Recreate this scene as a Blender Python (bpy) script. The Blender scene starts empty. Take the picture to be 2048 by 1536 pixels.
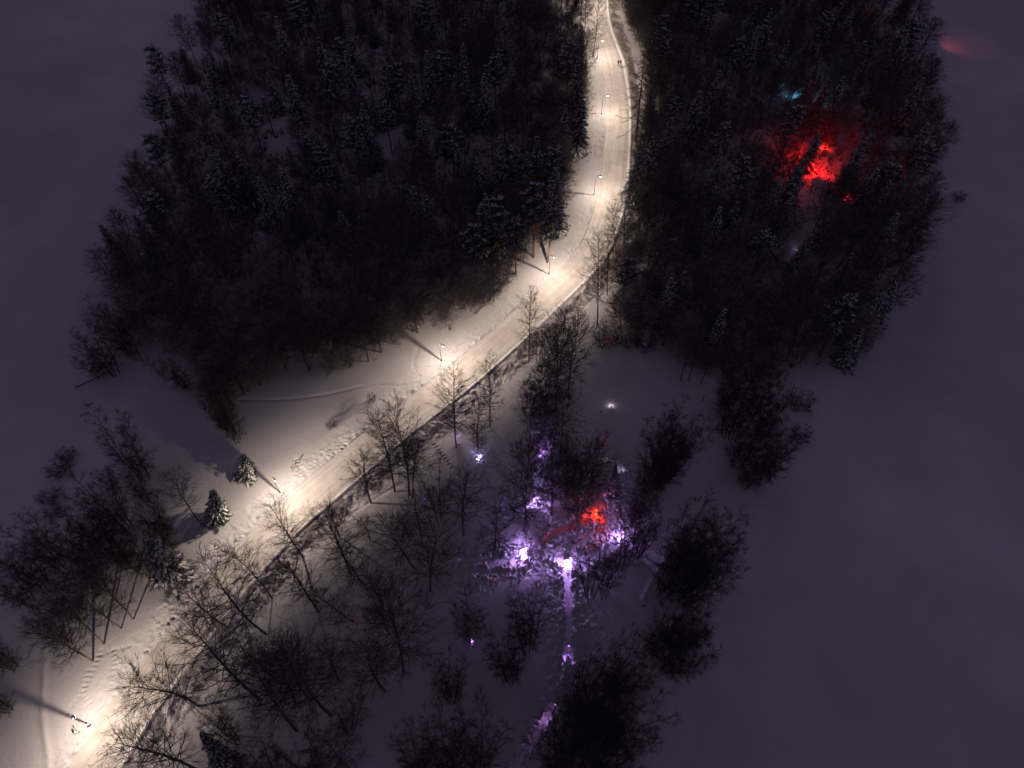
import bpy, math, random
import numpy as np
from mathutils import Vector, Matrix, Quaternion

# ------------------------------------------------------------------ camera, sky, exposure
sc = bpy.context.scene
COL = sc.collection
PITCH = math.radians(52.7)
FPX, CU, CV = 1420.0, 1024.0, 768.0          # focal length and centre in photo pixels (2048 wide)
GZ = 1.2                                     # level of the island's open ground (lake ice = 0)
CAMZ = 120.0 + GZ
cd = bpy.data.cameras.new('camera')
cd.sensor_width = 36.0
cd.lens = 36.0 * FPX / 2048.0
cd.clip_start = 0.5
cd.clip_end = 8000.0
cam = bpy.data.objects.new('camera', cd)
COL.objects.link(cam)
cam.location = (0, 0, CAMZ)
cam.rotation_euler = (math.pi / 2 - PITCH, 0, 0)
sc.camera = cam

world = bpy.data.worlds.new('World')
sc.world = world
world.use_nodes = True
wn, wl = world.node_tree.nodes, world.node_tree.links
wn.clear()
sky = wn.new('ShaderNodeTexSky')
sky.sky_type = 'NISHITA'
sky.sun_disc = False
sky.sun_elevation = math.radians(-3.0)
sky.sun_rotation = math.radians(200)
bg1 = wn.new('ShaderNodeBackground')
bg1.inputs['Strength'].default_value = 0.05
wl.new(sky.outputs[0], bg1.inputs['Color'])
bg2 = wn.new('ShaderNodeBackground')        # low cloud lit from below by a town: an even purple-grey glow
bg2.inputs['Color'].default_value = (0.755, 0.585, 1.0, 1)
bg2.inputs['Strength'].default_value = 0.070
add = wn.new('ShaderNodeAddShader')
wo = wn.new('ShaderNodeOutputWorld')
wl.new(bg1.outputs[0], add.inputs[0])
wl.new(bg2.outputs[0], add.inputs[1])
wl.new(add.outputs[0], wo.inputs['Surface'])

sc.view_settings.view_transform = 'Standard'
sc.view_settings.look = 'None'
sc.view_settings.exposure = 0.0
sc.view_settings.gamma = 1.0
sc.view_settings.use_curve_mapping = False
sc.cycles.use_denoising = True
sc.cycles.max_bounces = 5
sc.cycles.diffuse_bounces = 3
sc.cycles.glossy_bounces = 2
sc.cycles.sample_clamp_indirect = 2.0
sc.cycles.use_adaptive_sampling = True
sc.cycles.adaptive_threshold = 0.014

LAMP_W = 2600.0            # street lamp power
LAMP_COL = (1.0, 0.77, 0.595)

# ------------------------------------------------------------------ photo pixel <-> world
SP, CP = math.sin(PITCH), math.cos(PITCH)


def unproj(u, v, z=GZ):
    x = (u - CU) / FPX
    y = (CV - v) / FPX
    d = (x, y * SP + CP, y * CP - SP)
    t = (z - CAMZ) / d[2]
    return Vector((d[0] * t, d[1] * t, z))


def proj(p):
    x, y, z = p[0], p[1], p[2] - CAMZ
    dep = y * CP - z * SP
    return (CU + FPX * x / dep, CV - FPX * (y * SP + z * CP) / dep)


# ------------------------------------------------------------------ noise
_rs = np.random.RandomState(7)
_LAT = _rs.rand(256, 256)


def vnoise(x, y, scale, off=0.0):
    x = np.asarray(x, float) / scale + 61.7 + off
    y = np.asarray(y, float) / scale + 17.3 + off * 1.7
    xi, yi = np.floor(x).astype(int), np.floor(y).astype(int)
    fx, fy = x - xi, y - yi
    fx, fy = fx * fx * (3 - 2 * fx), fy * fy * (3 - 2 * fy)
    a, b = _LAT[xi % 256, yi % 256], _LAT[(xi + 1) % 256, yi % 256]
    c, d = _LAT[xi % 256, (yi + 1) % 256], _LAT[(xi + 1) % 256, (yi + 1) % 256]
    return ((a * (1 - fx) + b * fx) * (1 - fy) + (c * (1 - fx) + d * fx) * fy) * 2 - 1


def sstep(a, b, x):
    t = np.clip((x - a) / (b - a), 0, 1)
    return t * t * (3 - 2 * t)


def resample(pts, step):
    pts = np.asarray(pts, float)
    # Catmull-Rom through the points, then even spacing
    P = np.vstack([2 * pts[0] - pts[1], pts, 2 * pts[-1] - pts[-2]])
    out = []
    for i in range(1, len(P) - 2):
        for t in np.linspace(0, 1, 12, endpoint=False):
            a, b, c, d = P[i - 1], P[i], P[i + 1], P[i + 2]
            out.append(.5 * ((2 * b) + (c - a) * t + (2 * a - 5 * b + 4 * c - d) * t * t + (3 * b - a - 3 * c + d) * t ** 3))
    out.append(pts[-1])
    out = np.array(out)
    L = np.concatenate([[0], np.cumsum(np.linalg.norm(np.diff(out, axis=0), axis=1))])
    n = max(2, int(L[-1] / step))
    s = np.linspace(0, L[-1], n + 1)
    return np.stack([np.interp(s, L, out[:, k]) for k in range(2)], 1)


def poly_dist(X, Y, pts, closed=False, signed=False):
    """distance to polyline, arc length at the nearest point, side (+ right of travel)"""
    n = len(pts)
    best = np.full(X.shape, 1e9)
    arc = np.zeros(X.shape)
    side = np.ones(X.shape)
    run = 0.0
    for i in range(n if closed else n - 1):
        ax, ay = pts[i]
        bx, by = pts[(i + 1) % n]
        dx, dy = bx - ax, by - ay
        L2 = dx * dx + dy * dy
        if L2 < 1e-9:
            continue
        t = np.clip(((X - ax) * dx + (Y - ay) * dy) / L2, 0, 1)
        qx, qy = X - ax - t * dx, Y - ay - t * dy
        d = qx * qx + qy * qy
        m = d < best
        best = np.where(m, d, best)
        L = math.sqrt(L2)
        arc = np.where(m, run + t * L, arc)
        if signed:
            side = np.where(m, np.where(dx * (Y - ay) - dy * (X - ax) > 0, -1.0, 1.0), side)
        run += L
    return np.sqrt(best), arc, side


def inside(X, Y, pts):
    r = np.zeros(np.shape(X), bool)
    n = len(pts)
    for i in range(n):
        ax, ay = pts[i]
        bx, by = pts[(i + 1) % n]
        c = (ay > Y) != (by > Y)
        with np.errstate(divide='ignore', invalid='ignore'):
            xx = (bx - ax) * (Y - ay) / (by - ay + 1e-12) + ax
        r ^= c & (X < xx)
    return r


# ------------------------------------------------------------------ layout measured from the photograph
ROADZ = 1.85
HW = 3.5
right_edge = [(120, 1720), (241, 1534), (293, 1447), (352, 1363), (394, 1309), (465, 1212), (544, 1119), (607, 1052), (663, 1003),
              (735, 941), (824, 865), (889, 814), (958, 759), (1046, 680), (1104, 625), (1183, 547), (1219, 499), (1240, 440),
              (1252, 388), (1258, 310), (1260, 234), (1257, 186), (1248, 129), (1237, 98), (1222, 55), (1215, 15), (1215, -60), (1216, -160)]
re_w = resample([unproj(u, v, ROADZ)[:2] for u, v in right_edge], 1.5)
tan = np.gradient(re_w, axis=0)
tan /= np.linalg.norm(tan, axis=1)[:, None]
for _ in range(3):
    tan[1:-1] = (tan[:-2] + 2 * tan[1:-1] + tan[2:]) / 4
RIGHT = np.stack([tan[:, 1], -tan[:, 0]], 1)
ROAD = re_w - RIGHT * (HW + 0.2)
shore = ([(375, -160, 13), (370, 0, 13), (330, 90, 13), (258, 200, 13), (242, 310, 13), (240, 420, 13), (182, 465, 13), (160, 560, 13), (150, 640, 6)] +
         [(u, v, 0) for u, v in [(128, 720), (108, 850), (40, 990), (-80, 1130), (-260, 1400), (-260, 1800), (1230, 1800), (1310, 1500), (1430, 1350),
                                 (1490, 1170), (1470, 1060), (1545, 985), (1605, 880), (1670, 770)]] +
         [(1755, 690, 13), (1838, 560, 13), (1905, 400, 13), (1922, 300, 13), (1905, 180, 13), (1888, 60, 13), (1860, -160, 13)])
SHORE = np.array([unproj(*p)[:2] for p in shore])
SHORE = np.vstack([SHORE, [[SHORE[-1][0], 520]], [[SHORE[0][0], 520]]])


def wp(pts, z=GZ):
    return np.array([unproj(u, v, z)[:2] for u, v in pts])


# trodden paths between the light installations (trench + crumbled banks)
PATHS = [resample(wp(p), .5) for p in [
    [(1133, 1128), (1137, 1200), (1138, 1300), (1135, 1370), (1100, 1425), (1030, 1536)],
    [(1055, 1118), (1080, 1102), (1108, 1108), (1133, 1128), (1180, 1118), (1232, 1090)],
    [(1050, 1112), (1000, 1118), (925, 1120)],
    [(1193, 1032), (1150, 1048), (1108, 1068), (1080, 1100)],
    [(1236, 1085), (1228, 1040), (1220, 1000), (1226, 970), (1240, 940)],
    [(1195, 1030), (1196, 1000), (1194, 970)],
    [(1072, 1010), (1078, 960), (1090, 900), (1082, 840), (1085, 780)],
    [(1138, 1300), (1170, 1262)],
    [(1135, 1350), (1185, 1330)],
    [(1072, 1012), (1015, 1003)],
    [(1040, 1120), (985, 1130), (960, 1146)],
]]
# single footprint tracks and ski trails: (points, half width, depth, step length or 0)
TRAILS = [(resample(wp(p), .4), w, d, st) for p, w, d, st in [
    ([(845, 862), (870, 890), (905, 935)], .35, .22, .8),
    ([(958, 962), (985, 985), (1010, 1004)], .3, .2, .8),
    ([(840, 768), (800, 775), (740, 772), (650, 790), (560, 800), (480, 800)], .3, .16, .0),
    ([(835, 700), (828, 735), (840, 755)], .3, .2, .8),
    ([(270, 835), (285, 780), (295, 730)], .35, .14, .0),
    ([(1390, 1010), (1350, 1090), (1310, 1150), (1285, 1200)], .4, -.14, .0),
    ([(592, 920), (605, 940), (620, 950)], .4, .25, .8),
    ([(430, 1095), (440, 1115)], .4, .25, .7), ([(428, 1095), (460, 1095)], .3, .2, .7),
    ([(205, 1300), (190, 1340), (165, 1390), (140, 1420)], .35, .2, .8),
    ([(230, 1300), (233, 1340), (225, 1375)], .3, .2, .8),
    ([(205, 1310), (228, 1303), (260, 1295)], .35, .2, .8),
    ([(180, 1340), (172, 1385), (185, 1415)], .35, .18, .8),
    ([(90, 1300), (88, 1400), (90, 1450), (105, 1536)], .5, -.18, .0),
    ([(745, 870), (690, 905)], .4, .15, .9),
    ([(1160, 445), (1165, 470), (1150, 490), (1120, 530)], .4, .18, .9),
    ([(1196, 250), (1190, 290), (1185, 330), (1178, 430)], .5, .15, 1.0),
    ([(1080, 500), (1100, 490)], .4, -.25, .0),
    ([(700, 1030), (770, 985), (800, 970)], .3, .14, .0),
]]


def ground_h(X, Y, fine=True):
    X = np.asarray(X, float)
    Y = np.asarray(Y, float)
    d, _, _ = poly_dist(X, Y, SHORE, closed=True)
    sd = np.where(inside(X, Y, SHORE), d, -d) + 3.0 * vnoise(X, Y, 14) + 1.5 * vnoise(X, Y, 5)
    f = sstep(-12, 11, sd)
    base = -0.5 + (GZ + .5) * f + f * (.18 * vnoise(X, Y, 19, 3) + .07 * vnoise(X, Y, 6, 5))
    rd, arc, side = poly_dist(X, Y, ROAD, signed=True)
    s = rd * side
    far = f
    k_r = 1 - sstep(HW + .8, HW + 3.8, s)
    k_l = sstep(-(HW + 15), -(HW + 2.0), s)
    k = np.where(s > 0, k_r, k_l) * far
    z = base + (ROADZ - base) * k
    if fine:
        n1 = vnoise(X, Y, .9, 1)
        n2 = vnoise(X, Y, .45, 2)
        n3 = vnoise(X, Y, 2.3, 8)
        n4 = vnoise(X, Y, .27, 12)
        z += .36 * np.exp(-((s - HW - .45) / .38) ** 2) * (.95 + .14 * n3 + .12 * n1)
        z += .30 * np.exp(-((s + HW + .35) / .5) ** 2) * (.7 + .5 * n1 + .4 * n2)
        rough_l = sstep(-(HW + 5.5), -(HW + 2.5), s) * (1 - sstep(-HW - .4, -HW + .1, s)) * (.55 + .6 * n3)
        z += np.clip(rough_l, 0, 1) * (.10 * n1 + .17 * n2)
        rough_r = sstep(HW + .8, HW + 1.6, s) * (1 - sstep(HW + 4.2, HW + 5.8, s))
        z += rough_r * (.16 * n1 + .12 * n2)
    # road bed sits below the packed road sheet
    z = np.where(np.abs(s) < HW + .1, np.minimum(z, ROADZ - .07), z)
    if fine:
        tr = np.zeros(X.shape)
        for p in PATHS:
            m = (X > p[:, 0].min() - 5) & (X < p[:, 0].max() + 5) & (Y > p[:, 1].min() - 5) & (Y < p[:, 1].max() + 5)
            if not m.any():
                continue
            dd, aa, _ = poly_dist(X[m], Y[m], p)
            w = .62 + .12 * np.sin(aa * 1.3)
            bank = np.exp(-((dd - w - .55) / .55) ** 2)
            zz = -.42 * (1 - sstep(w * .6, w * 1.15, dd)) + .26 * bank * (.6 + .4 * n1[m] + .7 * n2[m] + .6 * n4[m])
            zz += .26 * (1 - sstep(.8, 5.0, dd)) * sstep(.45, .9, dd) * (n1[m] * .35 + n2[m] + .7 * n4[m])
            cur = tr[m]
            tr[m] = np.where(np.abs(zz) > np.abs(cur), zz, cur)
        z += tr
        for p, w, dep, st in TRAILS:
            m = (X > p[:, 0].min() - 3) & (X < p[:, 0].max() + 3) & (Y > p[:, 1].min() - 3) & (Y < p[:, 1].max() + 3)
            if not m.any():
                continue
            dd, aa, _ = poly_dist(X[m], Y[m], p)
            g = np.exp(-(dd / w) ** 2)
            if st:
                g = g * (.35 + .65 * np.clip(np.sin(aa * 2 * math.pi / st) * 1.5, -1, 1))
            z[m] -= dep * g
    return z


def gz(x, y):
    return float(ground_h(np.array([x]), np.array([y]))[0])


# ------------------------------------------------------------------ materials
def new_mat(name):
    m = bpy.data.materials.new(name)
    m.use_nodes = True
    nt = m.node_tree
    b = nt.nodes['Principled BSDF']
    return m, nt.nodes, nt.links, b


def setin(b, **kw):
    for k, v in kw.items():
        k = k.replace('_', ' ')
        if k in b.inputs:
            b.inputs[k].default_value = v


def noise_node(n, l, scale, detail=4, coords=None, rough=.55):
    t = n.new('ShaderNodeTexNoise')
    t.inputs['Scale'].default_value = scale
    t.inputs['Detail'].default_value = detail
    t.inputs['Roughness'].default_value = rough
    if coords is not None:
        l.new(coords, t.inputs['Vector'])
    return t


def snow_mat(name, col=(.78, .79, .83), bump=.25, scale=2.2, patch=.08, low=.92):
    m, n, l, b = new_mat(name)
    g = n.new('ShaderNodeNewGeometry')
    n1 = noise_node(n, l, patch, 5, g.outputs['Position'])
    r = n.new('ShaderNodeMapRange')
    r.inputs['From Min'].default_value = .3
    r.inputs['From Max'].default_value = .7
    r.inputs['To Min'].default_value = low
    r.inputs['To Max'].default_value = 1.0
    l.new(n1.outputs['Fac'], r.inputs['Value'])
    mx = n.new('ShaderNodeVectorMath')
    mx.operation = 'SCALE'
    mx.inputs[0].default_value = col
    n0 = noise_node(n, l, .013, 6, g.outputs['Position'], .65)
    r0 = n.new('ShaderNodeMapRange')
    r0.inputs['From Min'].default_value = .36
    r0.inputs['From Max'].default_value = .6
    r0.inputs['To Min'].default_value = .78
    r0.inputs['To Max'].default_value = 1.0
    l.new(n0.outputs['Fac'], r0.inputs['Value'])
    pr = n.new('ShaderNodeMath')
    pr.operation = 'MULTIPLY'
    l.new(r.outputs[0], pr.inputs[0])
    l.new(r0.outputs[0], pr.inputs[1])
    l.new(pr.outputs[0], mx.inputs['Scale'])
    l.new(mx.outputs[0], b.inputs['Base Color'])
    n2 = noise_node(n, l, scale, 6, g.outputs['Position'], .62)
    bp = n.new('ShaderNodeBump')
    bp.inputs['Strength'].default_value = bump
    bp.inputs['Distance'].default_value = .25
    l.new(n2.outputs['Fac'], bp.inputs['Height'])
    l.new(bp.outputs[0], b.inputs['Normal'])
    setin(b, Roughness=.75)
    if 'Specular IOR Level' in b.inputs:
        b.inputs['Specular IOR Level'].default_value = .25
    return m


def plain_mat(name, col, rough=.8, var=.35, scale=3.0, metal=0.0, snow=0.0):
    """noise-varied colour; snow > 0 dusts faces that look up"""
    m, n, l, b = new_mat(name)
    tc = n.new('ShaderNodeTexCoord')
    nz = noise_node(n, l, scale, 4, tc.outputs['Object'])
    mix = n.new('ShaderNodeMix')
    mix.data_type = 'RGBA'
    mix.inputs['A'].default_value = tuple(c * (1 - var) for c in col) + (1,)
    mix.inputs['B'].default_value = tuple(min(1, c * (1 + var)) for c in col) + (1,)
    l.new(nz.outputs['Fac'], mix.inputs['Factor'])
    out = mix.outputs['Result']
    if snow > 0:
        g = n.new('ShaderNodeNewGeometry')
        sx = n.new('ShaderNodeSeparateXYZ')
        l.new(g.outputs['True Normal'], sx.inputs[0])
        nz2 = noise_node(n, l, 1.7, 3, tc.outputs['Object'])
        a = n.new('ShaderNodeMath')
        a.operation = 'MULTIPLY_ADD'
        l.new(nz2.outputs['Fac'], a.inputs[0])
        a.inputs[1].default_value = .9
        l.new(sx.outputs['Z'], a.inputs[2])
        r = n.new('ShaderNodeMapRange')
        r.interpolation_type = 'SMOOTHSTEP'
        r.inputs['From Min'].default_value = 1.15
        r.inputs['From Max'].default_value = 1.45
        r.inputs['To Max'].default_value = snow
        l.new(a.outputs[0], r.inputs['Value'])
        m2 = n.new('ShaderNodeMix')
        m2.data_type = 'RGBA'
        l.new(r.outputs[0], m2.inputs['Factor'])
        l.new(out, m2.inputs['A'])
        m2.inputs['B'].default_value = (.72, .74, .8, 1)
        out = m2.outputs['Result']
    l.new(out, b.inputs['Base Color'])
    setin(b, Roughness=rough, Metallic=metal)
    return m


def emit_mat(name, col, strength):
    m, n, l, b = new_mat(name)
    b.inputs['Base Color'].default_value = (.8, .8, .8, 1)
    b.inputs['Emission Color'].default_value = tuple(col) + (1,)
    b.inputs['Emission Strength'].default_value = strength
    return m


M_SNOW = snow_mat('snow_field')
M_TREESNOW = snow_mat('tree_snow', (.76, .78, .83), .2, 5)
M_BIRCH = plain_mat('birch_bark', (.13, .108, .088), .85, .5, 4, snow=.4)
M_TWIG = plain_mat('birch_twig', (.055, .045, .04), .9, .4, 3, snow=.35)
M_WILLOW = plain_mat('willow_twig', (.036, .031, .03), .9, .4, 3, snow=.15)
M_ALDER = plain_mat('alder_twig', (.17, .14, .115), .9, .45, 3, snow=.8)
M_FROST = plain_mat('frosted_twig', (.52, .50, .50), .9, .2, 3, snow=.6)
M_SPRUCE = plain_mat('spruce_needle', (.030, .042, .026), .8, .45, 2.5, snow=.12)
M_SBARK = plain_mat('spruce_bark', (.06, .045, .035), .9, .4, 5)
M_PBARK = plain_mat('pine_bark', (.125, .085, .06), .85, .4, 3)
M_PINE = plain_mat('pine_needle', (.030, .046, .030), .8, .45, 2.5, snow=.12)
M_GRASS = plain_mat('dry_grass', (.24, .18, .105), .9, .5, .7)
M_UNDER = plain_mat('undergrowth', (.07, .056, .042), .9, .5, .7)
M_STEEL = plain_mat('painted_steel', (.10, .10, .11), .45, .2, 8, .6)
M_BLACK = plain_mat('black_housing', (.02, .02, .022), .5, .3, 8)
M_WOOD = plain_mat('weathered_wood', (.13, .09, .06), .85, .4, 5, snow=.6)
M_CLOTH = plain_mat('dark_cloth', (.02, .021, .028), .9, .3, 9)
M_CLOTH2 = plain_mat('blue_cloth', (.025, .03, .05), .9, .3, 9)
M_SKIN = plain_mat('skin', (.5, .33, .26), .6, .1, 9)


def road_mat():
    m, n, l, b = new_mat('packed_snow_road')
    uv = n.new('ShaderNodeUVMap')
    mp = n.new('ShaderNodeMapping')
    mp.inputs['Scale'].default_value = (14, .35, 1)
    l.new(uv.outputs[0], mp.inputs['Vector'])
    st = noise_node(n, l, 1.0, 5, mp.outputs[0], .7)
    g = n.new('ShaderNodeNewGeometry')
    bl = noise_node(n, l, .35, 4, g.outputs['Position'])
    a = n.new('ShaderNodeMath')
    a.operation = 'ADD'
    l.new(st.outputs['Fac'], a.inputs[0])
    l.new(bl.outputs['Fac'], a.inputs[1])
    r = n.new('ShaderNodeMapRange')
    r.inputs['From Min'].default_value = .75
    r.inputs['From Max'].default_value = 1.25
    l.new(a.outputs[0], r.inputs['Value'])
    mix = n.new('ShaderNodeMix')
    mix.data_type = 'RGBA'
    mix.inputs['A'].default_value = (.54, .52, .50, 1)
    mix.inputs['B'].default_value = (.78, .77, .77, 1)
    l.new(r.outputs[0], mix.inputs['Factor'])
    l.new(mix.outputs['Result'], b.inputs['Base Color'])
    fine = noise_node(n, l, 5, 4, g.outputs['Position'])
    h = n.new('ShaderNodeMath')
    h.operation = 'MULTIPLY_ADD'
    l.new(st.outputs['Fac'], h.inputs[0])
    h.inputs[1].default_value = 1.0
    l.new(fine.outputs['Fac'], h.inputs[2])
    bp = n.new('ShaderNodeBump')
    bp.inputs['Strength'].default_value = .22
    bp.inputs['Distance'].default_value = .12
    l.new(h.outputs[0], bp.inputs['Height'])
    l.new(bp.outputs[0], b.inputs['Normal'])
    setin(b, Roughness=.7)
    return m


M_ROAD = road_mat()


# ------------------------------------------------------------------ mesh helpers
def mesh_from(name, verts, faces, mats, idx=None, smooth=False):
    me = bpy.data.meshes.new(name)
    me.from_pydata([tuple(v) for v in verts], [], faces)
    for m in (mats if isinstance(mats, (list, tuple)) else [mats]):
        me.materials.append(m)
    if idx is not None:
        me.polygons.foreach_set('material_index', idx)
    if smooth:
        me.polygons.foreach_set('use_smooth', [True] * len(me.polygons))
    me.update()
    return me


def link(name, data, parent=None):
    o = bpy.data.objects.new(name, data)
    COL.objects.link(o)
    if parent is not None:
        o.parent = parent
    return o


def tag(o, label=None, cat=None, group=None, kind=None):
    if label:
        o['label'] = label
    if cat:
        o['category'] = cat
    if group:
        o['group'] = group
    if kind:
        o['kind'] = kind
    return o


class MB:
    def __init__(self):
        self.v, self.f = [], []

    def tube(self, pts, rads, n=5, cap=True):
        base = len(self.v)
        pts = [Vector(p) for p in pts]
        for i, p in enumerate(pts):
            d = (pts[min(i + 1, len(pts) - 1)] - pts[max(i - 1, 0)])
            if d.length < 1e-9:
                d = Vector((0, 0, 1))
            d.normalize()
            a = d.orthogonal().normalized()
            b = d.cross(a)
            for k in range(n):
                t = 2 * math.pi * k / n
                self.v.append(p + (a * math.cos(t) + b * math.sin(t)) * rads[i])
        for i in range(len(pts) - 1):
            for k in range(n):
                k2 = (k + 1) % n
                self.f.append((base + i * n + k, base + i * n + k2, base + (i + 1) * n + k2, base + (i + 1) * n + k))
        if cap:
            self.f.append(tuple(base + k for k in reversed(range(n))))
            self.f.append(tuple(base + (len(pts) - 1) * n + k for k in range(n)))

    def blade(self, p, d, length, w, droop=0.0, side=None):
        """tapered two-piece ribbon"""
        p = Vector(p)
        d = Vector(d).normalized()
        s = side if side is not None else d.cross(Vector((random.uniform(-1, 1), random.uniform(-1, 1), random.uniform(-1, 1))))
        if s.length < 1e-6:
            s = d.orthogonal()
        s = s.normalized() * (w / 2)
        m = p + d * (length * .55)
        e = p + d * length + Vector((0, 0, -droop))
        b = len(self.v)
        self.v += [p - s, p + s, m - s * .8, m + s * .8, e]
        self.f += [(b, b + 1, b + 3, b + 2), (b + 2, b + 3, b + 4)]

    def box(self, c, sx, sy, sz, rz=0.0, taper=1.0):
        b = len(self.v)
        ca, sa = math.cos(rz), math.sin(rz)
        for z, tp in ((-.5, 1), (.5, taper)):
            for x, y in ((-.5, -.5), (.5, -.5), (.5, .5), (-.5, .5)):
                X, Y = x * sx * tp, y * sy * tp
                self.v.append(Vector((c[0] + X * ca - Y * sa, c[1] + X * sa + Y * ca, c[2] + z * sz)))
        for f in ((3, 2, 1, 0), (4, 5, 6, 7), (0, 1, 5, 4), (1, 2, 6, 5), (2, 3, 7, 6), (3, 0, 4, 7)):
            self.f.append(tuple(b + k for k in f))

    def lathe(self, prof, n=14, c=(0, 0, 0)):
        b = len(self.v)
        for r, z in prof:
            for k in range(n):
                t = 2 * math.pi * k / n
                self.v.append(Vector((c[0] + r * math.cos(t), c[1] + r * math.sin(t), c[2] + z)))
        for i in range(len(prof) - 1):
            for k in range(n):
                k2 = (k + 1) % n
                self.f.append((b + i * n + k, b + i * n + k2, b + (i + 1) * n + k2, b + (i + 1) * n + k))
        self.f.append(tuple(b + k for k in reversed(range(n))))
        self.f.append(tuple(b + (len(prof) - 1) * n + k for k in range(n)))

    def mesh(self, name, mat, smooth=False):
        return mesh_from(name, self.v, self.f, mat, smooth=smooth)


# ------------------------------------------------------------------ ground, lake, road
def axis(segs):
    out = [segs[0][0]]
    for a, b, st in segs:
        n = max(1, int(round((b - a) / st)))
        out += list(np.linspace(a, b, n + 1)[1:])
    return np.array(out)


gx = axis([(-190, -95, 1.6), (-95, -80, .6), (-80, -12, .25), (-12, 26, .13), (26, 36, .25), (36, 60, .6), (60, 190, 1.6)])
gy = axis([(-40, 10, 1.6), (10, 40, .25), (40, 84, .13), (84, 105, .25), (105, 190, .5), (190, 380, 1.4)])
GX, GY = np.meshgrid(gx, gy)
gzv = ground_h(GX.ravel(), GY.ravel())
nv, nx, ny = GX.size, len(gx), len(gy)
co = np.empty((nv, 3), np.float32)
co[:, 0], co[:, 1], co[:, 2] = GX.ravel(), GY.ravel(), gzv
I = (np.arange(ny - 1)[:, None] * nx + np.arange(nx - 1)[None, :]).ravel()
quads = np.stack([I, I + 1, I + nx + 1, I + nx], 1)
keep = co[quads, 2].max(1) > -.2
quads = quads[keep].astype(np.int32)
me = bpy.data.meshes.new('ground')
me.vertices.add(nv)
me.vertices.foreach_set('co', co.ravel())
me.loops.add(quads.size)
me.loops.foreach_set('vertex_index', quads.ravel())
me.polygons.add(len(quads))
me.polygons.foreach_set('loop_start', np.arange(0, quads.size, 4, dtype=np.int32))
me.polygons.foreach_set('use_smooth', np.ones(len(quads), bool))
me.update(calc_edges=True)
me.materials.append(M_SNOW)
tag(link('ground', me), kind='structure')

lx = np.concatenate([[-3000, -800], np.linspace(-400, 400, 81), [800, 3000]])
ly = np.concatenate([[-3000, -600], np.linspace(-200, 700, 91), [1400, 5000]])
LX, LY = np.meshgrid(lx, ly)
LZ = .06 * vnoise(LX, LY, 35) + .03 * vnoise(LX, LY, 11)
nx2 = len(lx)
verts = np.stack([LX.ravel(), LY.ravel(), LZ.ravel()], 1)
faces = [(j * nx2 + i, j * nx2 + i + 1, (j + 1) * nx2 + i + 1, (j + 1) * nx2 + i) for j in range(len(ly) - 1) for i in range(nx2 - 1)]
tag(link('lake', mesh_from('lake', verts, faces, M_SNOW, smooth=True)), kind='structure')

NACR = 29
cross = np.linspace(-HW - .15, HW + .15, NACR)
rv, rf, ruv = [], [], []
for i, p in enumerate(ROAD):
    for j, c in enumerate(cross):
        q = p + RIGHT[i] * c
        edge = max(0, abs(c) - HW + .25) / .4
        z = ROADZ - .012 * c * c / HW - .1 * edge + .03 * float(vnoise(c * 6, i * .12, 2.2)) + .02 * math.sin(c * 3.1 + 1)
        rv.append((q[0], q[1], z))
        ruv.append((c / (2 * HW), i * 1.5 / 7))
for i in range(len(ROAD) - 1):
    for j in range(NACR - 1):
        a = i * NACR + j
        rf.append((a, a + 1, a + NACR + 1, a + NACR))
rme = mesh_from('road', rv, rf, M_ROAD, smooth=True)
uvl = rme.uv_layers.new(name='UVMap')
for lp in rme.loops:
    uvl.data[lp.index].uv = ruv[lp.vertex_index]
tag(link('road', rme), kind='structure')


# ------------------------------------------------------------------ tree makers: meshes at 20 m (bare) / 15 m (spruce) / 17 m (pine)
def rot_about(v, ax, a):
    return Quaternion(ax, a) @ v


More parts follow.
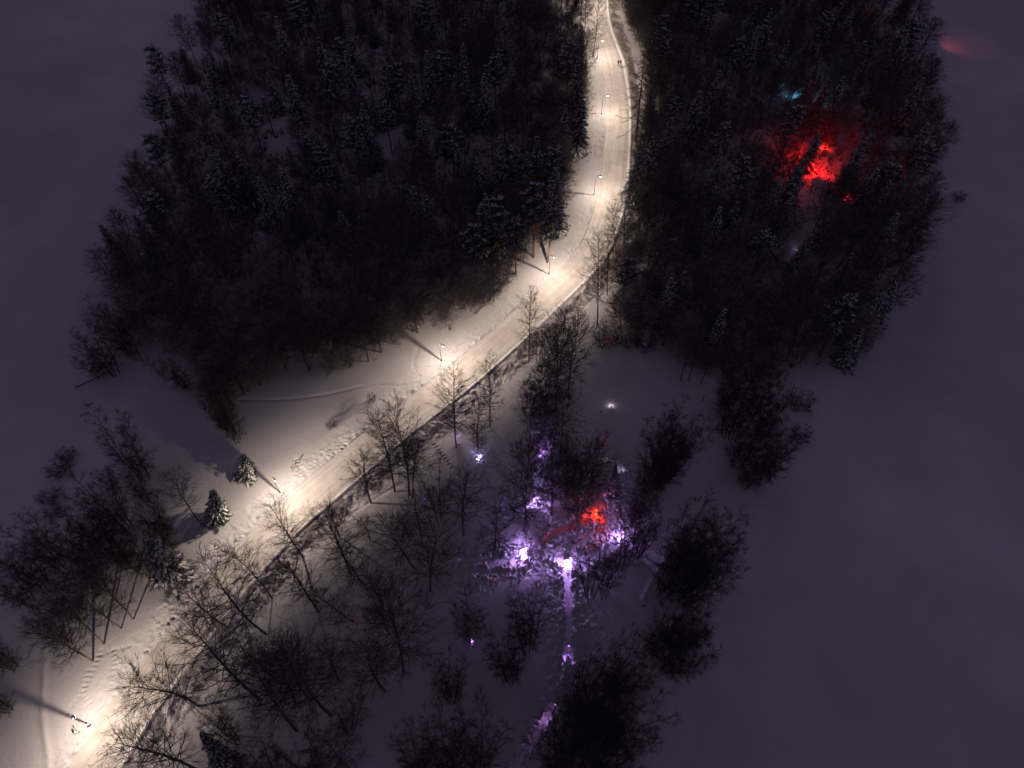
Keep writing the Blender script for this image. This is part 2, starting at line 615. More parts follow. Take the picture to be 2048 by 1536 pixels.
def bare_tree(seed, H=20.0, stems=1, spread=.5, crown0=.3, prim=34, sec=6, twigs=12, tw=.028, crown_r=3.4, tlen=1.0, up=.75, wander=.25, thick=1.0):
    random.seed(seed)
    tr, cr = MB(), MB()
    limbs = []
    for sidx in range(stems):
        ang = 2 * math.pi * (sidx + random.random() * .6) / max(1, stems)
        lean = (random.uniform(.10, .27) if stems > 1 else random.uniform(0, .05)) * (1 if stems > 1 else 1)
        h = H * (random.uniform(.75, 1.0) if sidx else 1.0)
        pts, rads = [], []
        x = y = 0.0
        n = 12
        r0 = (.17 if stems == 1 else .11) * (H / 20) * random.uniform(.9, 1.15) * thick
        bx, by = random.uniform(-1, 1) * wander, random.uniform(-1, 1) * wander
        for i in range(n + 1):
            t = i / n
            off = lean * h * (t ** (1.15 if stems > 1 else 1.6)) * .8
            pts.append(Vector((math.cos(ang) * off + bx * math.sin(t * 4.1) + .12 * stems * math.cos(ang),
                               math.sin(ang) * off + by * math.sin(t * 3.3 + .5) - by * math.sin(.5) + .12 * stems * math.sin(ang),
                               -.3 + (h + .3) * t)))
            rads.append(max(.015, r0 * (1 - t) ** .85 + .012))
        tr.tube(pts, rads, 6)
        limbs.append((pts, rads, h))
    per = max(8, prim // stems + 3 * (stems > 1))
    for pts, rads, h in limbs:
        for k in range(per):
            t = crown0 + (1 - crown0) * ((k + random.random()) / per) ** 1.12
            t = min(t, .985)
            fi = t * 12
            i0 = min(11, int(fi))
            p = pts[i0].lerp(pts[i0 + 1], fi - i0)
            rr = rads[i0] * .45
            u = (t - crown0) / (1 - crown0)
            env = (math.sin(math.pi * min(1, (u * .92 + .14))) ** .7) * (1.0 if u < .6 else 1 - .5 * (u - .6) / .4)
            L = crown_r * (.45 + .75 * env) * random.uniform(.7, 1.2) * (.7 if stems > 1 else 1)
            a = k * 2.4 + random.uniform(-.5, .5)
            el = up * random.uniform(.55, 1.25) * (.55 + .6 * u)
            d = Vector((math.cos(a) * math.cos(el), math.sin(a) * math.cos(el), math.sin(el)))
            bp, bd = [p], d.copy()
            nseg = 4
            for q in range(nseg):
                bd = (bd + Vector((random.uniform(-.22, .22), random.uniform(-.22, .22), random.uniform(-.16, .2)))).normalized()
                bp.append(bp[-1] + bd * (L / nseg))
            br = [max(.010, rr * (1 - q / nseg) ** .8 * .8 + .010 * thick) for q in range(nseg + 1)]
            cr.tube(bp, br, 4, cap=False)
            for m in range(sec if u < .8 else max(2, sec // 2)):
                f = random.uniform(.15, 1.0) * nseg
                i1 = min(nseg - 1, int(f))
                sp = bp[i1].lerp(bp[i1 + 1], f - i1)
                sd = (bp[i1 + 1] - bp[i1]).normalized()
                ax = Vector((random.uniform(-1, 1), random.uniform(-1, 1), random.uniform(-1, 1)))
                if ax.length < .1:
                    continue
                sdir = rot_about(sd, ax.normalized(), random.uniform(.5, 1.0))
                sdir.z += .15
                sdir.normalize()
                sl = L * random.uniform(.24, .46)
                mid = sp + sdir * sl * .5 + Vector((random.uniform(-.1, .1), random.uniform(-.1, .1), random.uniform(-.05, .12)))
                en = sp + sdir * sl + Vector((0, 0, random.uniform(-.2, .15)))
                cr.tube([sp, mid, en], [.014 * thick, .011 * thick, .007 * thick], 3, cap=False)
                for w in range(twigs):
                    tt = random.uniform(.1, 1.05)
                    tp = sp.lerp(mid, min(1, tt * 2)) if tt < .5 else mid.lerp(en, min(1, tt * 2 - 1))
                    td = (sdir * .8 + Vector((random.uniform(-.7, .7), random.uniform(-.7, .7), random.uniform(-.5, .6)))).normalized()
                    cr.blade(tp, td, random.uniform(.5, 1.25) * tlen, tw, droop=random.uniform(.05, .3))
    return tr, cr


def spruce(seed, H=15.0, R=2.5, snow=.65, tiers=24, low=.06):
    random.seed(seed)
    tr, cr, sn = MB(), MB(), MB()
    tr.tube([(0, 0, -.3), (0, 0, H * .5), (0, 0, H)], [.2, .12, .02], 6)
    for k in range(tiers):
        u = (k + random.uniform(-.3, .3)) / tiers
        u = max(0, u)
        z = H * (low + (1 - low) * u * .985)
        L = R * (1 - u) ** .8 * random.uniform(.85, 1.12) + .18
        nb = int(7 + 5 * (1 - u))
        a0 = random.random() * 6.28
        for b in range(nb):
            a = a0 + 2 * math.pi * b / nb + random.uniform(-.22, .22)
            l = L * random.uniform(.65, 1.18)
            out = Vector((math.cos(a), math.sin(a), 0))
            side = Vector((-out.y, out.x, 0))
            dr = .34 + .25 * (1 - u)
            P = [Vector((0, 0, z + l * .12)) + out * (l * f) + Vector((0, 0, -dr * l * (f ** 1.3) + .16 * l * f ** 4)) for f in (0, .25, .5, .75, 1.0)]
            cr.tube([P[0], P[2], P[4]], [.03, .02, .008], 3, cap=False)
            ns = max(4, int(l * 5.2))
            for q in range(ns):
                f = .18 + .82 * (q + random.random()) / ns
                i = min(3, int(f * 4))
                p = P[i].lerp(P[i + 1], f * 4 - i)
                for sg in (-1, 1):
                    dv = out * random.uniform(.35, .8) + side * sg * random.uniform(.5, 1.0) + Vector((0, 0, random.uniform(-.55, -.05)))
                    cr.blade(p, dv, (.34 + .3 * (1 - f)) * min(1.2, .55 + l * .25) * random.uniform(.8, 1.25), random.uniform(.09, .17), .1,
                             side=dv.cross(Vector((random.uniform(-.4, .4), random.uniform(-.4, .4), 1))))
                if random.random() < .6:
                    cr.blade(p, out * .3 + side * random.uniform(-.3, .3) + Vector((0, 0, -1)), random.uniform(.25, .5), .12, 0)
            if random.random() < snow:
                f0, f1 = random.uniform(.25, .5), random.uniform(.78, 1.03)
                w = random.uniform(.13, .27) * min(1.2, .5 + l * .3)
                ring = []
                nsg = 4
                bi = len(sn.v)
                for q in range(nsg + 1):
                    f = f0 + (f1 - f0) * q / nsg
                    i = min(3, int(f * 4))
                    p = P[i].lerp(P[i + 1], f * 4 - i) + side * random.uniform(-.05, .05)
                    ww = w * (math.sin(math.pi * (q + .35) / (nsg + .7)) ** .5) * random.uniform(.7, 1.25)
                    sn.v += [p - side * ww + Vector((0, 0, -.05)), p - side * ww * .5 + Vector((0, 0, .05 + ww * .3)),
                             p + side * ww * .5 + Vector((0, 0, .05 + ww * .3)), p + side * ww + Vector((0, 0, -.05))]
                for q in range(nsg):
                    for c in range(3):
                        x = bi + q * 4 + c
                        sn.f.append((x, x + 1, x + 5, x + 4))
    return tr, cr, sn


def pine(seed, H=17.0, R=2.6, snow=.7):
    random.seed(seed)
    tr, cr, sn = MB(), MB(), MB()
    pts = [Vector((.25 * math.sin(t * 3 + seed), .2 * math.sin(t * 2.3), -.3 + (H + .1) * t)) for t in np.linspace(0, 1, 9)]
    tr.tube(pts, [.19 * (1 - t) ** .6 + .03 for t in np.linspace(0, 1, 9)], 6)
    for k in range(10):                                   # dead stubs on the stem
        z = random.uniform(.25, .5) * H
        a = random.random() * 6.28
        tr.tube([(0, 0, z), (math.cos(a) * .8, math.sin(a) * .8, z + random.uniform(-.2, .2))], [.02, .006], 3, cap=False)
    for k in range(26):
        u = k / 25
        z = H * (.5 + .5 * u)
        L = R * (math.sin(math.pi * (.18 + .74 * u)) ** .7) * random.uniform(.65, 1.15)
        a = k * 2.4 + random.uniform(-.4, .4)
        out = Vector((math.cos(a), math.sin(a), 0))
        i0 = min(7, int((.5 + .5 * u) * 8))
        p0 = pts[i0].copy()
        p0.z = z
        p1 = p0 + out * L * .55 + Vector((0, 0, L * .12))
        p2 = p0 + out * L + Vector((0, 0, L * .3 * random.uniform(.3, 1)))
        tr.tube([p0, p1, p2], [.05, .035, .015], 4, cap=False)
        for t in range(4):
            f = .4 + .6 * t / 3
            c = (p0.lerp(p1, f * 2) if f < .5 else p1.lerp(p2, f * 2 - 1)) + Vector((random.uniform(-.4, .4), random.uniform(-.4, .4), random.uniform(-.1, .25)))
            rr = random.uniform(.5, .85)
            for q in range(46):
                th, ph = random.uniform(0, 6.28), math.asin(random.uniform(-.45, 1))
                dv = Vector((math.cos(th) * math.cos(ph), math.sin(th) * math.cos(ph), math.sin(ph) * .8))
                cr.blade(c + dv * rr * random.uniform(.15, .6), dv, rr * random.uniform(.4, .7), random.uniform(.06, .12), .05)
            if random.random() < snow:
                for q in range(7):
                    w = random.uniform(.07, .17)
                    cc = c + Vector((random.uniform(-.5, .5) * rr, random.uniform(-.5, .5) * rr, rr * random.uniform(.5, .75)))
                    b = len(sn.v)
                    n = 6
                    for k2 in range(n):
                        t2 = 6.283 * k2 / n
                        sn.v.append(cc + Vector((math.cos(t2) * w * random.uniform(.6, 1.4), math.sin(t2) * w * random.uniform(.5, 1.1), -.08)))
                    sn.v.append(cc + Vector((0, 0, .1)))
                    for k2 in range(n):
                        sn.f.append((b + k2, b + (k2 + 1) % n, b + n))
    return tr, cr, sn


def larch(seed, H=24.0):
    random.seed(seed)
    tr, cr = MB(), MB()
    tr.tube([(0, 0, -.3), (.1, 0, H * .5), (0, 0, H)], [.24, .15, .02], 6)
    for k in range(46):
        u = k / 45
        z = H * (.22 + .77 * u)
        L = (6.4 * (1 - u) ** .75 + .3) * random.uniform(.8, 1.15)
        a = k * 2.4 + random.uniform(-.3, .3)
        out = Vector((math.cos(a), math.sin(a), 0))
        P = [Vector((0, 0, z)) + out * L * f + Vector((0, 0, -L * .32 * math.sin(f * 2.3))) for f in (0, .3, .6, .85, 1.0)]
        cr.tube(P, [.10, .08, .06, .045, .02], 4, cap=False)
        side = Vector((-out.y, out.x, 0))
        for q in range(26):
            f = random.uniform(.3, 1)
            i = min(3, int(f * 4))
            p = P[i].lerp(P[i + 1], f * 4 - i)
            cr.blade(p, out * .5 + side * random.uniform(-1, 1) + Vector((0, 0, random.uniform(-.9, 0))), random.uniform(.4, .9), .04, .1)
    return tr, cr


LIB = {}


def add_variant(kind, tr, cr, sn, H, m_tr, m_cr):
    a = tr.mesh(kind + '_trunk', m_tr)
    b = cr.mesh(kind + '_crown', m_cr)
    c = sn.mesh(kind + '_snow', M_TREESNOW, smooth=True) if sn is not None and sn.f else None
    LIB.setdefault(kind, []).append((a, b, c, H))


for s_ in range(7):
    t_, c_ = bare_tree(100 + s_, crown0=.28 + .04 * (s_ % 3), prim=66 + 5 * (s_ % 3), sec=7, twigs=7, crown_r=3.5 + .5 * (s_ % 3), tw=.021, wander=.35, tlen=.85, up=.62)
    add_variant('birch', t_, c_, None, 20.0, M_BIRCH, M_TWIG)
for s_ in range(5):
    t_, c_ = bare_tree(150 + s_, crown0=.30, prim=76, sec=9, twigs=8, crown_r=4.4 + .4 * (s_ % 3), tw=.032, up=.75, tlen=.95)
    add_variant('densebirch', t_, c_, None, 20.0, M_BIRCH, M_TWIG)
for s_ in range(4):
    t_, c_ = bare_tree(180 + s_, crown0=.38, prim=72, sec=9, twigs=8, crown_r=3.9 + .4 * (s_ % 2), tw=.032, up=1.0, tlen=.95)
    add_variant('aspen', t_, c_, None, 20.0, M_SBARK, M_TWIG)
for s_ in range(4):
    t_, c_ = bare_tree(230 + s_, H=13.0, stems=1 + s_ % 3, crown0=.16, prim=84, sec=8, twigs=7, crown_r=3.0, tw=.030, up=.7, tlen=.9, wander=.5)
    add_variant('alder', t_, c_, None, 13.0, M_ALDER, M_ALDER)
for s_ in range(6):
    t_, c_ = bare_tree(200 + s_, H=16.0, stems=5 + s_ % 3, crown0=.14, prim=130, sec=6, twigs=7, crown_r=2.7, tw=.019, up=.85, tlen=.95, wander=.45)
    add_variant('willow', t_, c_, None, 16.0, M_BIRCH, M_WILLOW)
for s_ in range(4):
    t_, c_ = bare_tree(270 + s_, H=16.0, stems=6 + s_ % 3, crown0=.10, prim=150, sec=7, twigs=8, crown_r=2.9, tw=.020, up=.75, tlen=1.0, wander=.45)
    add_variant('densewillow', t_, c_, None, 16.0, M_BIRCH, M_WILLOW)
for s_ in range(2):
    t_, c_ = bare_tree(290 + s_, H=5.0, stems=2, crown0=.08, prim=40, sec=4, twigs=3, crown_r=1.6, tw=.05, up=.5, tlen=.4, wander=.1, thick=2.2)
    add_variant('sapling', t_, c_, None, 5.0, M_FROST, M_FROST)
for s_ in range(3):
    t_, c_ = bare_tree(250 + s_, H=14.0, stems=4, crown0=.3, prim=72, sec=6, twigs=6, crown_r=2.5, tw=.019, up=.75, tlen=.8)
    add_variant('vase', t_, c_, None, 14.0, M_BIRCH, M_TWIG)
for s_ in range(5):
    add_variant('spruce', *spruce(300 + s_, R=2.2 + .25 * (s_ % 3), snow=.72 + .1 * (s_ % 3)), 15.0, M_SBARK, M_SPRUCE)
for s_ in range(4):
    add_variant('pine', *pine(400 + s_), 17.0, M_PBARK, M_PINE)
add_variant('larch', *larch(500), None, 24.0, M_SBARK, M_TWIG)
t_, c_, n_ = spruce(350, H=6.0, R=1.9, snow=.8, tiers=15, low=.03)
add_variant('youngspruce', t_, c_, n_, 6.0, M_SBARK, M_SPRUCE)
t_, c_ = bare_tree(600, H=3.0, stems=7, crown0=.08, prim=40, sec=3, twigs=6, crown_r=.8, tw=.02, up=.9, wander=.08)
add_variant('shrub', t_, c_, None, 3.0, M_WILLOW, M_WILLOW)

NAMES = {'birch': 'birch_tree', 'densebirch': 'birch_tree', 'willow': 'willow_tree', 'vase': 'willow_tree', 'spruce': 'spruce_tree', 'youngspruce': 'spruce_tree',
         'pine': 'pine_tree', 'larch': 'larch_tree', 'shrub': 'shrub', 'aspen': 'aspen_tree', 'alder': 'alder_tree', 'densewillow': 'willow_tree', 'sapling': 'sapling'}
CATS = {'birch_tree': 'birch', 'willow_tree': 'willow', 'spruce_tree': 'spruce', 'pine_tree': 'pine', 'larch_tree': 'larch', 'shrub': 'shrub', 'aspen_tree': 'aspen', 'alder_tree': 'alder', 'sapling': 'sapling'}
PLACED = []     # (empty, kind, base px, world base, height)
R = random.Random(11)


def tree(kind, x, y, h, width=1.0, lean=(0, 0), label=None, variant=None, zrot=None):
    lib = LIB[kind]
    tm, cm, sm, H = lib[variant if variant is not None else R.randrange(len(lib))]
    e = bpy.data.objects.new(NAMES[kind], None)
    e.empty_display_size = .5
    COL.objects.link(e)
    z = gz(x, y)
    k = h / H
    wx = k ** .6 * width
    rot = Matrix.Rotation(R.random() * 6.283 if zrot is None else zrot, 4, 'Z')
    lv = Vector((lean[0], lean[1], h)).normalized()
    q = Vector((0, 0, 1)).rotation_difference(lv).to_matrix().to_4x4()
    e.matrix_world = Matrix.Translation((x, y, z - .05)) @ q @ rot @ Matrix.Diagonal((wx, wx, k, 1))
    link('trunk', tm, e)
    c = link('crown', cm, e)
    if sm is not None:
        tag(link('snow', sm, c), kind='stuff')
    PLACED.append([e, NAMES[kind], proj((x, y, z)), (x, y, z), h, label])
    return e


def tree_px(kind, bu, bv, tu, tv, width=1.0, label=None, variant=None):
    """stand a tree on a measured base point with its tip at a measured height and lean"""
    b = unproj(bu, bv)
    best, bh = 1e9, 10
    for i in range(15, 320):
        h = i * .1
        p = proj((b.x, b.y, GZ + h))
        d = (p[0] - tu) ** 2 + (p[1] - tv) ** 2
        if d < best:
            best, bh = d, h
    bh = max(2.0, bh)
    t = unproj(tu, tv, GZ + bh)
    lx_, ly_ = t.x - b.x, t.y - b.y
    m = math.hypot(lx_, ly_)
    lim = bh * .22
    if m > lim:
        lx_, ly_ = lx_ * lim / m, ly_ * lim / m
    return tree(kind, b.x, b.y, bh, width, (lx_, ly_), label, variant)


EXPL = {
    'birch': [
        (607, 1113, 543, 1012), (545, 1199, 467, 1105), (635, 1223, 558, 1112), (530, 1268, 382, 1122), (457, 1258, 363, 1188),
        (520, 1402, 360, 1251, 1.1), (400, 1411, 268, 1352, 1.25), (395, 1540, 228, 1472, 1.1), (595, 1460, 498, 1310), (662, 1433, 560, 1310), (549, 1355, 490, 1290),
        (715, 1250, 620, 1185, .8), (702, 1153, 644, 1030), (737, 1180, 690, 1100), (830, 1136, 772, 1030), (767, 1221, 745, 1150), (860, 1182, 868, 1058, 1.1),
        (768, 1380, 715, 1285), (679, 1363, 645, 1290), (620, 1400, 560, 1290), (590, 1405, 545, 1300), (705, 1540, 650, 1470),
        (742, 1007, 722, 912, 1.2), (791, 982, 760, 825), (820, 990, 800, 805), (826, 996, 835, 885), (927, 1070, 928, 945), (842, 1073, 820, 992),
        (822, 1082, 797, 1030), (678, 1073, 650, 1010), (740, 1078, 725, 1035), (985, 1117, 990, 1020),
        (1058, 725, 1062, 583, .75), (914, 893, 911, 737, 1.0), (956, 915, 954, 795, .8), (981, 853, 983, 712, .75),
        (1194, 652, 1196, 470, .75), (1215, 590, 1222, 465, .85), (1248, 515, 1255, 385, .85), (1233, 512, 1224, 410, .9),
        (188, 1325, 50, 1256, .9), (211, 1289, 110, 1195, .9), (246, 1258, 150, 1180, .8), (269, 1240, 190, 1150, .8),
        (398, 1043, 338, 940, .8), (230, 1200, 180, 1090), (1361, 762, 1385, 660, .8), (1378, 762, 1402, 668, .8), (1402, 768, 1442, 680, .8),
        (1185, 120, 1200, 0, .8), (1598, 385, 1615, 300, .6), (1616, 412, 1632, 320, .6), (1642, 402, 1662, 318, .6), (1654, 372, 1676, 290, .6), (1586, 352, 1600, 275, .6), (1672, 395, 1694, 320, .6), (1630, 385, 1648, 305, .5),
    ],
    'densebirch': [
        (1088, 872, 1095, 690, .7), (1112, 822, 1125, 660, .8), (1136, 800, 1150, 640, .8), (1062, 885, 1066, 765, .7), (1120, 752, 1130, 620, .7), (1082, 908, 1085, 795, .6),
        (1050, 1088, 1056, 905, .7), (1104, 1030, 1110, 885, .8), (1130, 1020, 1140, 900, .8), (1155, 1076, 1160, 930, .7), (1175, 1012, 1186, 890, .8),
        (808, 1342, 780, 1190, .9), (1122, 905, 1132, 790, .8),
    ],
    'vase': [(880, 1048, 866, 948), (701, 1468, 712, 1385), (940, 1283, 934, 1195, .9), (1180, 1195, 1205, 1075, .9), (1246, 1135, 1272, 1005, .9), (1205, 1195, 1235, 1095, .8)],
    'densewillow': [
        (1290, 987, 1345, 825, .78), (1325, 965, 1392, 815, .78), (1262, 1042, 1310, 965, .8), (1308, 975, 1370, 850, .78),
        (1322, 1190, 1440, 1010, .78), (1365, 1205, 1470, 1100, .78), (1345, 1140, 1405, 1045, .78), (1380, 1170, 1465, 1040, .78), (1300, 1300, 1400, 1225, .78), (1330, 1340, 1420, 1290, .78), (1340, 1290, 1420, 1230, .78),
        (1215, 1390, 1290, 1310, .78), (1160, 1440, 1230, 1330, .78), (1205, 1480, 1300, 1420, .78), (1120, 1540, 1130, 1450, .78), (1190, 1560, 1260, 1500, .78), (1160, 1500, 1210, 1400, .78),
        (1450, 872, 1500, 690, .78), (1470, 932, 1540, 780, .78), (1490, 972, 1560, 850, .78), (1445, 815, 1480, 715, .78), (1530, 955, 1588, 850, .78), (1515, 880, 1570, 760, .78), (1500, 830, 1545, 700, .78),
    ],
    'willow': [
        (1270, 1110, 1310, 1010, .8), (1055, 1300, 1048, 1170, .75), (1022, 1360, 1004, 1265, .7), (903, 1402, 898, 1308, .6),
        (905, 1575, 885, 1425, .7), (955, 1570, 950, 1420, .7), (850, 1570, 822, 1470, .65),
        (293, 957, 205, 830, 1.0), (260, 1062, 155, 950, 1.0), (330, 1072, 280, 990), (240, 985, 205, 935, .8), (345, 1110, 290, 1030, .8),
        (120, 1130, 20, 1050), (200, 1180, 110, 1090), (60, 1205, -20, 1130), (165, 1235, 70, 1160), (30, 1335, -50, 1290), (250, 1130, 170, 1030), (20, 1420, -50, 1390), (300, 1010, 250, 930, .8), (215, 1090, 140, 1000), (90, 1170, 0, 1090), (290, 1150, 220, 1060), (140, 1290, 50, 1220, .8), (190, 1130, 100, 1040),
        (475, 882, 430, 770, .8), (450, 855, 410, 790, .8), (382, 778, 305, 710, .9), (232, 748, 165, 640), (205, 752, 155, 690), (270, 715, 200, 600), (460, 865, 425, 760, .8),
        (640, 1575, 590, 1490, .8), (560, 1575, 500, 1480, .8), (470, 1480, 400, 1400, .7),
    ],
    'sapling': [(959, 914, 956, 868), (913, 876, 912, 842, .8), (1080, 868, 1084, 805, .9), (1090, 905, 1092, 850), (1070, 925, 1068, 880, .8), (941, 1278, 938, 1225, 1.0), (854, 1002, 852, 970, .8), (1216, 686, 1216, 640, 1.0),
                (1288, 692, 1290, 655), (1069, 1000, 1066, 950, 1.1), (1225, 1060, 1228, 1020), (1185, 1020, 1184, 975, 1.0), (1050, 1075, 1048, 1030, .8), (1030, 1108, 1026, 1085, .8), (1062, 1095, 1064, 1070, .8), (1070, 1118, 1072, 1096, .7), (1038, 1128, 1036, 1108, .7), (1118, 1112, 1118, 1090, .7), (1150, 1115, 1154, 1090, .8), (1122, 1142, 1121, 1122, .7), (1150, 1140, 1153, 1120, .7),
                (1056, 1002, 1054, 978, .8), (1086, 1005, 1088, 980, .8), (1080, 1025, 1081, 1005, .6), (1255, 1078, 1260, 1055, .8), (1228, 1095, 1231, 1075, .7), (1252, 1098, 1256, 1080, .7), (1205, 1022, 1207, 1000, .8), (1180, 1040, 1181, 1020, .7), (1100, 960, 1103, 915, .9)],
    'youngspruce': [(495, 955, 486, 908, 1.0), (438, 1038, 428, 978, 1.05)],
    'spruce': [(350, 1160, 292, 1075, 1.35), (1604, 190, 1608, 150, 1.0), (460, 1540, 400, 1462, .9), (1227, 988, 1232, 925, .7)],
    'larch': [(1272, 280, 1290, 105)],
    'shrub': [(100, 1000, 92, 985, 1.6), (122, 945, 113, 925, 1.6), (135, 915, 128, 900, 1.4), (110, 1030, 102, 1015, 1.3), (1921, 392, 1926, 378, 1.5),
              (1600, 815, 1610, 790, 1.3), (1600, 875, 1608, 855, 1.2), (664, 858, 662, 846, .9), (745, 805, 743, 793, .8), (1216, 686, 1214, 655, 1.6), (1285, 690, 1290, 670, 1.6), (1262, 690, 1264, 665, 1.4)],
}
for kind_, lst in EXPL.items():
    for it in lst:
        tree_px(kind_, *it[:4], width=it[4] if len(it) > 4 else 1.0)


# conifers picked out in the woods by their tips (photo pixel of the tip, height)
def conifer_tip(kind, tu, tv, h, width=1.0):
    p = unproj(tu, tv, GZ + h)
    tree(kind, p.x, p.y, h, width)


for tu, tv, h in [(550, 25, 17), (635, 70, 18), (690, 95, 16), (722, 200, 17), (852, 95, 16), (930, 130, 16), (968, 140, 15), (1000, 270, 15), (1075, 268, 16), (1132, 205, 14),
                  (1156, 118, 17), (962, 400, 15), (1000, 385, 17), (560, 330, 16), (432, 305, 15), (470, 300, 14), (1308, 268, 17), (1402, 175, 15), (1545, 12, 16), (1735, 270, 15),
                  (1760, 330, 16), (1640, 262, 9), (1440, 135, 15), (1055, 300, 15), (765, 110, 17), (1112, 330, 17), (1165, 190, 15), (1280, 300, 13), (1345, 230, 15),
                  (600, 240, 14), (820, 150, 15), (1690, 150, 15), (1820, 60, 15), (1850, 150, 14), (1860, 240, 14), (1800, 420, 14)]:
    conifer_tip('spruce', tu, tv, h + 3, 1.3)
for tu, tv, h in [(948, 455, 17), (990, 405, 20), (1032, 445, 15), (1072, 375, 20), (1102, 425, 15), (1490, 318, 16), (700, 240, 17), (790, 130, 17), (880, 110, 17), (1110, 300, 18),
                  (1260, 520, 13), (300, 90, 15), (640, 300, 16), (420, 360, 15), (1450, 250, 15), (1140, 90, 18), (1790, 330, 15), (1020, 300, 17), (660, 130, 17), (1330, 60, 17)]:
    conifer_tip('pine', tu, tv, h + 1, 1.15)

# the two woods: poisson-scattered trees inside measured outlines
wood_l = [unproj(u, v, z)[:2] for u, v, z in
          [(390, -60, 12), (380, 20, 12), (345, 95, 12), (278, 205, 12), (262, 310, 12), (262, 420, 12), (205, 470, 12), (186, 560, 12), (182, 670, 12), (225, 742, GZ), (262, 700, GZ), (330, 690, GZ),
           (400, 770, GZ), (430, 800, GZ), (468, 860, GZ), (490, 790, GZ), (560, 755, GZ), (690, 745, GZ), (800, 702, GZ), (870, 675, GZ), (940, 645, GZ), (1000, 600, GZ), (1045, 530, GZ),
           (1085, 490, GZ), (1105, 465, GZ), (1125, 410, GZ), (1135, 330, GZ), (1158, 250, GZ), (1175, 170, GZ), (1172, 100, GZ), (1150, 10, GZ), (1140, -50, GZ)]]
wood_r = [unproj(u, v, z)[:2] for u, v, z in
          [(1234, -50, GZ), (1244, 20, GZ), (1275, 90, GZ), (1292, 140, GZ), (1290, 250, GZ), (1282, 300, GZ), (1276, 390, GZ), (1262, 480, GZ), (1240, 560, GZ), (1225, 640, GZ), (1240, 675, GZ), (1300, 680, GZ),
           (1370, 740, GZ), (1430, 770, GZ), (1500, 760, GZ), (1570, 740, GZ), (1640, 735, GZ), (1735, 680, 10), (1745, 630, 12), (1820, 560, 12), (1880, 400, 12), (1895, 300, 12), (1878, 180, 12), (1865, 90, 12),
           (1840, -50, 12)]]
clear = [(unproj(1628, 345), 6.8), (unproj(1615, 400), 6.0), (unproj(1605, 440), 4.5), (unproj(1590, 530), 3.0), (unproj(1598, 225), 3.5), (unproj(1690, 400), 3.5), (unproj(1597, 505), 2.5), (unproj(1602, 190), 3.0), (unproj(570, 290), 4.5), (unproj(1790, 290), 4.0), (unproj(1735, 45), 2.0), (unproj(860, 275), 3.0)]
pts_all = [p[3] for p in PLACED]
RS = random.Random(5)
nforest = 0
wl0, wr0 = np.array(wood_l), np.array(wood_r)
for wood, n_t in ((wood_l, 390), (wood_r, 310)):
    wa = np.array(wood)
    x0, x1, y0, y1 = wa[:, 0].min(), wa[:, 0].max(), wa[:, 1].min(), wa[:, 1].max()
    tries = 0
    cnt = 0
    mind = 5.2
    while cnt < n_t and tries < 40000:
        tries += 1
        if tries % 4000 == 0:
            mind *= .92
        x, y = RS.uniform(x0, x1), RS.uniform(y0, y1)
        if not inside(np.array([x]), np.array([y]), wa)[0]:
            continue
        if any((x - c.x) ** 2 + (y - c.y) ** 2 < r * r for c, r in clear):
            continue
        if any((x - p[0]) ** 2 + (y - p[1]) ** 2 < mind * mind * (.8 if y > 150 else .45) for p in pts_all):
            continue
        rr = RS.random()
        kind = 'densebirch' if rr < .28 else 'aspen' if rr < .60 else 'alder' if rr < .74 else 'spruce' if rr < .95 else 'pine'
        if kind in ('spruce', 'pine') and proj((x, y, GZ))[1] > 560 and x < 20:
            kind = 'alder'
        h = {'densebirch': RS.uniform(11.5, 16.5), 'aspen': RS.uniform(11.5, 16.5), 'alder': RS.uniform(8, 13), 'spruce': RS.uniform(9, 17), 'pine': RS.uniform(13, 18)}[kind]
        tree(kind, x, y, h, RS.uniform(.95, 1.3))
        pts_all.append((x, y, 0))
        cnt += 1
        nforest += 1


# denser fringe of alders along the edges that face the road and the clearing
edge_l = resample(wp([(300, 690), (400, 765), (470, 850), (490, 790), (560, 752), (690, 742), (800, 700), (870, 672), (940, 640), (1000, 598), (1045, 525), (1085, 485), (1110, 450), (1128, 380), (1140, 300), (1165, 210)]), 1.0)
edge_r = resample(wp([(1240, -20), (1262, 50), (1292, 130), (1285, 300), (1270, 420), (1245, 540), (1228, 640), (1245, 675), (1310, 685), (1380, 742), (1440, 770), (1520, 755), (1640, 730)]), 1.0)
for edge, n_t, sgn, wood in ((edge_l, 110, -1, wl0), (edge_r, 100, 1, wr0)):
    cnt = tries = 0
    while cnt < n_t and tries < 9000:
        tries += 1
        p = edge[RS.randrange(len(edge))]
        x, y = p[0] + RS.uniform(-9, 9), p[1] + RS.uniform(-2, 16)
        if not inside(np.array([x]), np.array([y]), wood)[0]:
            continue
        if any((x - q[0]) ** 2 + (y - q[1]) ** 2 < 2.6 ** 2 for q in pts_all) or any((x - c.x) ** 2 + (y - c.y) ** 2 < r * r for c, r in clear):
            continue
        tree('alder', x, y, RS.uniform(7.5, 14), RS.uniform(.85, 1.2))
        pts_all.append((x, y, 0))
        cnt += 1


